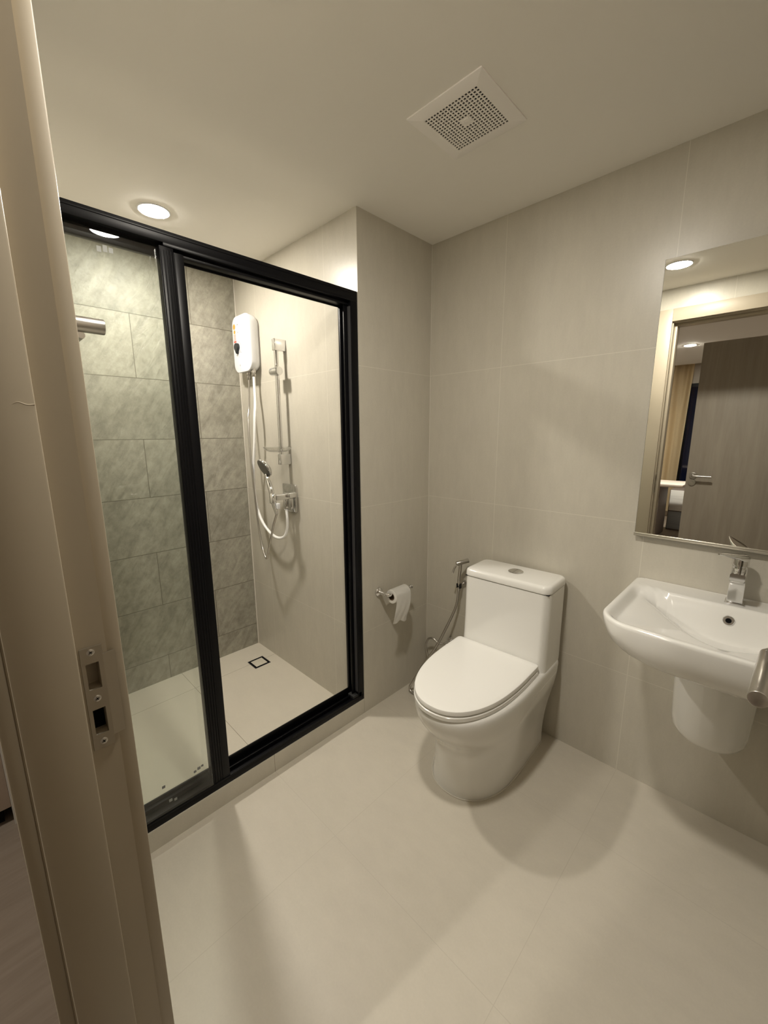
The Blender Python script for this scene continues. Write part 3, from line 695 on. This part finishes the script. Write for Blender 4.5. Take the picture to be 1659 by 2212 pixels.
# ================================================================== BIDET SPRAY
bs = thing('bidet_spray', 'steel bidet spray hanging on the wall left of the toilet tank', 'bidet spray', (.22, -.03, .55))
cyl_ = lambda *a_, **k_: cyl(NB(), *a_, **k_)
bm = NB(); cyl(bm, (.282, -.040, .738), (.246, -.090, .726), .0105, r2=.0105, n=28, bev=.001); obj('spray_head', bm, M['steel'], bs)
bm = NB(); tube(bm, [(.256, -.070, .724), (.249, -.060, .690), (.238, -.050, .640), (.235, -.045, .600)], lambda t: .0085 - .001 * t, n=20); obj('spray_handle', bm, M['steel'], bs)
bm = NB(); tube(bm, [(.245, -.092, .716), (.240, -.098, .703), (.236, -.100, .690), (.234, -.100, .680)], lambda t: .005, n=12); obj('trigger', bm, M['steel'], bs)
bm = NB(); cyl(bm, (.236, 0, .600), (.236, -.006, .600), .017, bev=.001); cyl(bm, (.236, -.004, .600), (.236, -.034, .600), .006); obj('wall_bracket', bm, M['steel'], bs)
bm = NB(); rings(bm, [[Vector((.235 + r_ * math.cos(a_), -.045 + r_ * math.sin(a_), z)) for a_ in [-.5 * PI + .5 + (2 * PI - 1) * i / 20 for i in range(21)]] + [Vector((.235 + (r_ - .003) * math.cos(a_), -.045 + (r_ - .003) * math.sin(a_), z)) for a_ in [-.5 * PI + .5 + (2 * PI - 1) * (20 - i) / 20 for i in range(21)]] for z, r_ in ((.588, .0128), (.608, .0132))]); obj('bracket_cup', bm, M['rubber'], bs)
bm = NB(); cyl(bm, (.235, -.045, .594), (.2335, -.045, .572), .0085, r2=.0075); obj('hose_nut', bm, M['steel'], bs)
HP = [(.2335, -.045, .575), (.224, -.050, .487), (.190, -.080, .372), (.152, -.120, .2586), (.108, -.170, .158), (.078, -.195, .085), (.052, -.200, .032), (.062, -.204, .011), (.100, -.200, .009), (.150, -.17, .010), (.20, -.11, .02), (.205, -.075, .09), (.195, -.055, .18), (.165, -.045, .225)]
bm = NB(); tube(bm, HP, .0062, n=12, k=12); obj('spray_hose', bm, M['steel'], bs)
av = thing('angle_valve', 'chrome angle valve low on the wall behind the toilet seat', 'valve', (.165, -.03, .25))
bm = NB(); cyl(bm, (.168, 0, .262), (.168, -.005, .262), .019, bev=.002); cyl(bm, (.168, -.004, .262), (.168, -.045, .262), .008, bev=.001); obj('valve_body', bm, M['chrome'], av)
bm = NB(); cyl(bm, (.168, -.035, .262), (.148, -.040, .248), .0068, bev=.001); cyl(bm, (.168, -.035, .262), (.166, -.042, .236), .0068, bev=.001); obj('valve_outlet', bm, M['chrome'], av)
bm = NB(); cyl(bm, (.168, -.042, .262), (.168, -.058, .262), .0115, r2=.0105, bev=.002); obj('valve_handle', bm, M['chrome'], av)
bm = NB(); tube(bm, [(.147, -.041, .247), (.118, -.048, .245), (.085, -.052, .262), (.052, -.050, .245), (.036, -.048, .205), (.038, -.045, .165), (.06, -.045, .12), (.11, -.045, .10), (.18, -.05, .12), (.24, -.055, .16), (.36, -.06, .17)], .0055, n=12, k=12)
h2 = tag(obj('supply_hose', bm, M['steel']), 'braided steel supply hose looping from the angle valve to the toilet', 'hose')

# ================================================================== WATER HEATER
YW = -A
wh = thing('water_heater', 'white electric shower water heater with black knob on the shower wall', 'water heater', (-.88, YW, 1.69))
hx, hz, hw, hh = -.867, 1.825, .0955, .146
def hring(s, y, dz=0, dx=0): return [Vector((hx + dx + u, y, hz + dz + v)) for u, v in rrect(hw * s, hh * (1 - (1 - s) * hw / hh), .047 * s, 10)]
bm = NB(); rings(bm, [hring(s, y, 0, dx) for s, y, dx in ((.86, YW, -.012), (.90, YW - .010, -.010), (.93, YW - .012, -.008), (.975, YW - .030, -.004), (1, YW - .060, 0), (.997, YW - .0645, 0), (.985, YW - .0667, 0), (.96, YW - .0672, 0))]); hb = obj('heater_body', bm, M['plastic'], wh, angle=50)
YF = YW - .0672
def disc(x, z, r, t0, t1, mat, name, parent, n=28): 
    bm_ = NB(); lathe(bm_, (x, YF + .001, z), (0, -1, 0), [(0, r), (t1 * .8, r), (t1, r * .93)], n); return obj(name, bm_, mat, parent)
kx, kz = -.907, 1.812
bm = NB(); lathe(bm, (kx + .004, YF + .001, kz), (0, -1, 0), [(0, .029), (.0014, .029), (.0016, .0278)], 40); obj('knob_ring', bm, M['ink'], hb)
bm = NB(); lathe(bm, (kx + .004, YF + .001, kz), (0, -1, 0), [(0, .0275), (.002, .0275), (.0022, .0265)], 40); obj('knob_dial', bm, M['plastic'], hb)
bm = NB(); pts = [(.021 * math.cos(a_), .021 * math.sin(a_)) for a_ in [PI * 1.5 + .75 + (2 * PI - 1.5) * i / 28 for i in range(29)]] + [(0, -.036)]
rings(bm, [[Vector((kx + u * k_, YF - d_, kz + v * k_)) for u, v in pts] for d_, k_ in ((0, 1), (.013, .97), (.0155, .90))]); obj('heater_knob', bm, M['knob'], wh, angle=50)
sk = bm = NB(); lathe(bm, (-.938, YF + .0012, 1.921), (0, -1, 0), [(0, .0145), (.0018, .0145)], 26); obj('energy_label', bm, M['gold'], wh)
bm = NB(); lathe(bm, (-.938, YF + .0012, 1.921), (0, -1, 0), [(0, .0100), (.0021, .0100)], 22); obj('energy_label_print', bm, M['orange'], wh)
bm = NB(); lathe(bm, (-.936, YF + .0012, 1.894), (0, -1, 0), [(0, .0100), (.0019, .0100)], 22); obj('energy_label', bm, M['orange'], wh)
bm = NB()
for k_, (z0, z1) in enumerate(((1.8765, 1.8815), (1.8695, 1.8745), (1.863, 1.867), (1.857, 1.861), (1.851, 1.855))): box(bm, -.948 + (k_ % 2) * .002, -.924, YF - .0008, YF + .001, z0, z1)
obj('warning_lines', bm, M['pink'], wh, smooth=False)
obj('warning_bar', box(NB(), -.949, -.922, YF - .0009, YF + .001, 1.8395, 1.8485), M['red'], wh, smooth=False)
for x_, z_, a_, b_ in ((-.899, 1.927, .006, .002), (-.9, 1.888, .0025, .0025), (-.896, 1.717, .0018, .004), (-.878, 1.783, .004, .0015), (-.93, 1.772, .003, .0012), (-.899, 1.762, .0015, .0015)):
    obj('front_print', box(NB(), x_ - a_, x_ + a_, YF - .0006, YF + .001, z_ - b_, z_ + b_), M['ink'], wh, smooth=False)
def conn(x, y, zt, zb, mat, nm):
    bm_ = NB(); lathe(bm_, (x, y, zt), (0, 0, -1), [(0, .010), (.010, .010), (.011, .013), (.022, .013), (.024, .010), (.028, .009), (.030, .012), (zt - zb - .006, .011), (zt - zb, .007)], 20); obj(nm, bm_, mat, wh)
conn(-.800, -.520, 1.693, 1.648, M['steel'], 'outlet_connector'); conn(-.868, -.514, 1.690, 1.640, M['steel'], 'inlet_connector')
WY = -.545
bm = NB(); tube(bm, [(-.800, -.520, 1.655), (-.800, -.521, 1.60), (-.785, -.53, 1.52), (-.772, -.545, 1.44), (-.785, -.55, 1.30), (-.815, -.55, 1.15), (-.822, -.55, 1.03), (-.806, -.55, .94), (-.755, -.55, .86), (-.69, -.545, .808), (-.62, -.54, .787), (-.565, -.53, .80), (-.545, -.522, .845), (-.548, -.516, .90), (-.557, -.512, .958)], lambda t: .0078, n=16, k=10)
tag(obj('white_water_hose', bm, M['hose']), 'white flexible hose looping from the heater outlet to the mixer valve', 'hose')

# ================================================================== SLIDE RAIL
RX, RY = -.553, -.528
sr = thing('shower_rail', 'chrome shower slide rail with clear soap dish on the shower wall', 'shower rail', (RX, YW, 1.18))
bm = NB(); cyl(bm, (RX, RY, 1.19), (RX, RY, 1.80), .0105, n=28); obj('rail_tube', bm, M['chrome'], sr)
for z0, z1 in ((1.749, 1.804), (1.188, 1.243)):
    obj('rail_bracket', box(NB(), RX - .0135, RX + .0135, RY - .014, YW, z0, z1, .003, 3), M['chrome'], sr)
bm = NB(); cyl(bm, (RX - .030, RY - .008, 1.650), (RX + .036, RY - .008, 1.650), .0205, n=36, bev=.0015); obj('slider', bm, M['chrome'], sr)
bm = NB(); cyl(bm, (RX + .012, RY - .008, 1.669), (RX + .012, RY - .008, 1.682), .006, bev=.001); obj('slider_button', bm, M['steel'], sr)
bm = NB(); nn = 48; rs = []
for z_, a_, b_ in ((1.256, .035, .028), (1.255, .050, .040), (1.263, .074, .056), (1.276, .087, .064), (1.279, .089, .066), (1.277, .084, .061), (1.266, .070, .052), (1.2585, .046, .036), (1.2585, .02, .015)):
    rs.append([Vector((RX + a_ * math.cos(2 * PI * i / nn), RY - .022 + b_ * math.sin(2 * PI * i / nn), z_)) for i in range(nn)])
rings(bm, rs); obj('soap_dish', bm, M['dish'], sr)

# ================================================================== MIXER VALVE + HAND SHOWER
mv = thing('shower_mixer', 'chrome shower mixer valve with square wall plate and handset holder', 'shower valve', (-.567, YW, .93))
bm = NB(); slab(bm, (-.561, YW, 1.009), (1, 0, 0), (0, 0, 1), rrect(.0615, .0745, .008, 6), 0, .012, .003); obj('wall_plate', bm, M['chrome'], mv)
bm = NB(); box(bm, -.541, -.509, -.600, -.488, 1.010, 1.040, .004, 3); obj('holder_arm', bm, M['chrome'], mv)
bm = NB(); box(bm, -.545, -.490, -.535, -.489, 1.018, 1.044, .005, 3); obj('valve_cap', bm, M['chrome'], mv)
bm = NB(); cyl(bm, (-.557, -.512, 1.012), (-.557, -.512, .955), .0150, bev=.003); obj('hose_outlet', bm, M['chrome'], mv)
bm = NB(); cyl(bm, (-.516, -.508, 1.012), (-.516, -.508, .955), .0130, bev=.003); obj('valve_knob', bm, M['chrome'], mv)
bm = NB(); cyl(bm, (-.519, -.612, .998), (-.531, -.604, 1.044), .0165, r2=.018, n=28, bev=.002); obj('handset_holder', bm, M['chrome'], mv)
obj('holder_clip', box(NB(), -.503, -.484, -.606, -.592, .972, 1.0, .002), M['plastic'], mv)
hs_ = thing('hand_shower', 'chrome hand shower with round head resting in the mixer holder', 'hand shower', (-.60, -.59, .90))
hp = [(-.503, -.603, .942), (-.515, -.604, .975), (-.530, -.606, 1.022), (-.540, -.606, 1.060), (-.555, -.606, 1.092), (-.574, -.604, 1.120), (-.592, -.600, 1.138)]
bm = NB(); tube(bm, hp, lambda t: .0085 + .0055 * math.sin(PI * min(1, t * 1.1)), n=20, k=8); obj('handle', bm, M['chrome'], hs_)
hc = Vector((-.616, -.592, 1.172)); hn = Vector((-.081, -.878, -.458)).normalized()
bm = NB(); lathe(bm, hc, hn, [(-.022, .012), (-.019, .026), (-.013, .042), (-.005, .0515), (.003, .053), (.007, .0515)], 40); obj('shower_head', bm, M['chrome'], hs_)
bm = NB(); lathe(bm, hc, hn, [(.005, .0500), (.0085, .0490), (.0095, .045), (.0095, .001)], 40); obj('nozzle_face', bm, M['grey'], hs_)
bm = NB(); tube(bm, [(-.868, -.514, 1.645), (-.868, -.518, 1.58), (-.858, -.530, 1.49), (-.840, -.550, 1.42), (-.824, -.56, 1.289), (-.803, -.565, 1.105), (-.780, -.565, .877), (-.742, -.570, .735), (-.705, -.575, .677), (-.680, -.578, .665), (-.655, -.582, .700), (-.605, -.59, .785), (-.545, -.597, .89), (-.505, -.602, .945)], .0055, n=12, k=12)
obj('shower_hose', bm, M['steel'], hs_)

# ================================================================== TOWEL RACK (end just visible left)
tr_ = thing('towel_rack', 'round steel towel rack arm on the doorway wall by the shower', 'towel rack', (.30, YD, 1.50))
for x_ in (.45, .06):
    bm = NB(); cyl(bm, (x_, YD, 1.527), (x_, YD + .006, 1.527), .017, bev=.002); cyl(bm, (x_, YD + .003, 1.527), (x_, YD + .1, 1.527), .0125, n=36, bev=.001); obj('arm', bm, M['steel'], tr_)
obj('rail', cyl(NB(), (.45, YD + .066, 1.510), (.06, YD + .066, 1.510), .0055), M['steel'], tr_)
obj('rail', cyl(NB(), (.45, YD + .030, 1.510), (.06, YD + .030, 1.510), .0055), M['steel'], tr_)

# ================================================================== BEDROOM (seen past the jamb and in the mirror)
BH = 2.3
struct('floor_bedroom', box(NB(), -1.6, 3.0, -6.3, -1.64, -.12, 0), M['bedfloor'], 'taupe wood-look bedroom floor beyond the doorway', 'floor', smooth=False)
struct('ceiling_bedroom', box(NB(), -1.6, 3.0, -5.9, YO, BH, BH + .1), M['ceil'], 'pale bedroom ceiling seen in the mirror', 'ceiling', smooth=False)
struct('wall_bedroom_far', box(NB(), -1.6, 3.0, -6.3, -6.2, -.12, 2.6), M['bedwall'], 'bedroom window wall seen in the mirror', 'wall', smooth=False)
struct('ceiling_recess', box(NB(), -1.6, 3.0, -6.2, -5.9, 2.5, 2.6), M['ceil'], 'curtain recess above the bedroom window', 'ceiling', smooth=False)
struct('wall_bedroom_left', box(NB(), -1.7, -1.6, -6.3, YO, -.12, 2.6), M['bedwall'], 'bedroom side wall beyond the cabinet', 'wall', smooth=False)
struct('wall_bedroom_right', box(NB(), 3.0, 3.1, -6.3, YO, -.12, 2.6), M['bedwall'], 'bedroom side wall behind the open door', 'wall', smooth=False)
struct('wall_bedroom_near', box(NB(), XR + .1, 3.0, YO, YD, -.12, 2.6), M['bedwall'], 'bedroom wall beside the bathroom', 'wall', smooth=False)
wn_ = thing('window_1', 'dark night window behind the bedroom curtain', 'window', (1.2, -6.19, .2), kind='structure')
obj('pane', box(NB(), .15, 2.2, -6.195, -6.19, .1, 2.0), M['night'], wn_, smooth=False)
bm = NB(); hole_plate(bm, (0, -6.2, 0), (1, 0, 0), (0, 0, 1), [.10, .15, 1.17, 1.21, 2.2, 2.25], [.05, .1, 2.0, 2.05], lambda i, j: not (i in (1, 3) and j == 1), -.03, 0); obj('window_frame', bm, M['black'], wn_, smooth=False)
bm = NB(); rs = []
for k_ in range(2):
    row = []
    for z_ in (.72, 1.2, 1.7, 2.1, 2.42): pass
nx = 90
for z_ in (.10, .5, .9, 1.3, 1.7, 2.0, 2.2, 2.45):
    row = []
    for i in range(nx + 1):
        f_ = i / nx; amp = .045 - .018 * (z_ > 2.1); x_ = -.35 + .53 * f_ + .0 * z_ - .03 * math.sin(f_ * 9) * (2.4 - z_) / 2.4
        row.append(Vector((x_ - .02 * (2.4 - z_), -6.06 + amp * math.sin(f_ * 2 * PI * 2.1 + .8 * math.sin(z_ * 1.3)) + (.010 if z_ < 2 else .02) * math.sin(f_ * 2 * PI * 5.0 + z_ * 1.2), z_)))
    rs.append(row)
rings(bm, rs, False, False, close=False); bmesh.ops.solidify(bm, geom=bm.faces[:], thickness=.003)
tag(obj('curtain', bm, M['curtain'], angle=80), 'cream floor-length curtain mirrored through the doorway', 'curtain')
# open timber door deeper in the bedroom
d2 = thing('door_2', 'open taupe timber door with steel lever seen only in the mirror', 'door', (1.16, -2.42, 0), kind='structure')
lf2 = obj('door_leaf', box(NB(), .757, 1.557, -2.44, -2.40, .008, 2.0, .001), M['leaf'], d2)
bm = NB(); cyl(bm, (.800, -2.4, 1.0), (.800, -2.392, 1.0), .026, bev=.002); cyl(bm, (.800, -2.394, 1.0), (.800, -2.35, 1.0), .009); tube(bm, [(.800, -2.356, 1.0), (.803, -2.348, 1.0), (.815, -2.345, 1.0), (.92, -2.345, .999)], .0085, n=18); obj('door_handle', bm, M['steel'], lf2)
bm = NB(); cyl(bm, (.798, -2.4, .945), (.798, -2.392, .945), .026, bev=.002); cyl(bm, (.798, -2.394, .945), (.798, -2.386, .945), .010); obj('lock_rose', bm, M['steel'], lf2)
# bedroom cabinet seen at the lower left of the photo
cb = thing('wardrobe', 'pale taupe cabinet on a recessed plinth coloured dark as shade left of the door jamb', 'wardrobe', (-.75, -2.4, 0))
obj('cabinet_body', box(NB(), -1.05, -.456, -3.1, -1.733, .075, 2.2, .001), M['cab'], cb)
obj('plinth', box(NB(), -1.03, -.50, -3.08, -1.757, 0, .075), M['dark'], cb, smooth=False)  # toe-kick shade put into the colour of the plinth
obj('filler_strip', box(NB(), -1.05, -.456, -1.7325, -1.676, 0, 2.2, .001), M['bedwall'], cb)
# table and cabinet in front of the curtain, seen in the mirror
tb = thing('bedroom_table', 'pale table with slim top mirrored in front of the curtain', 'table', (.15, -4.6, 0))
obj('tabletop', box(NB(), -.45, .455, -4.95, -4.42, .665, .700, .003), M['desk'], tb)
for x_ in (-.42, .215): obj('side_panel', box(NB(), x_ - .012, x_ + .012, -4.93, -4.44, 0, .665, .001), M['brown'], tb)
obj('back_panel', box(NB(), -.408, .203, -4.93, -4.915, .0, .665, .001), M['brown'], tb)
bc = thing('bedside_cabinet', 'low cabinet with white upper and blue-grey lower drawer mirrored below the table', 'cabinet', (.40, -4.9, 0))
obj('cabinet_body', box(NB(), .225, .62, -5.5, -5.10, 0, .56, .002), M['brown'], bc)
obj('upper_drawer', box(NB(), .235, .61, -5.10, -5.085, .275, .555, .002), M['white_lam'], bc)
obj('lower_drawer', box(NB(), .235, .61, -5.10, -5.085, .02, .262, .002), M['grey_lam'], bc)
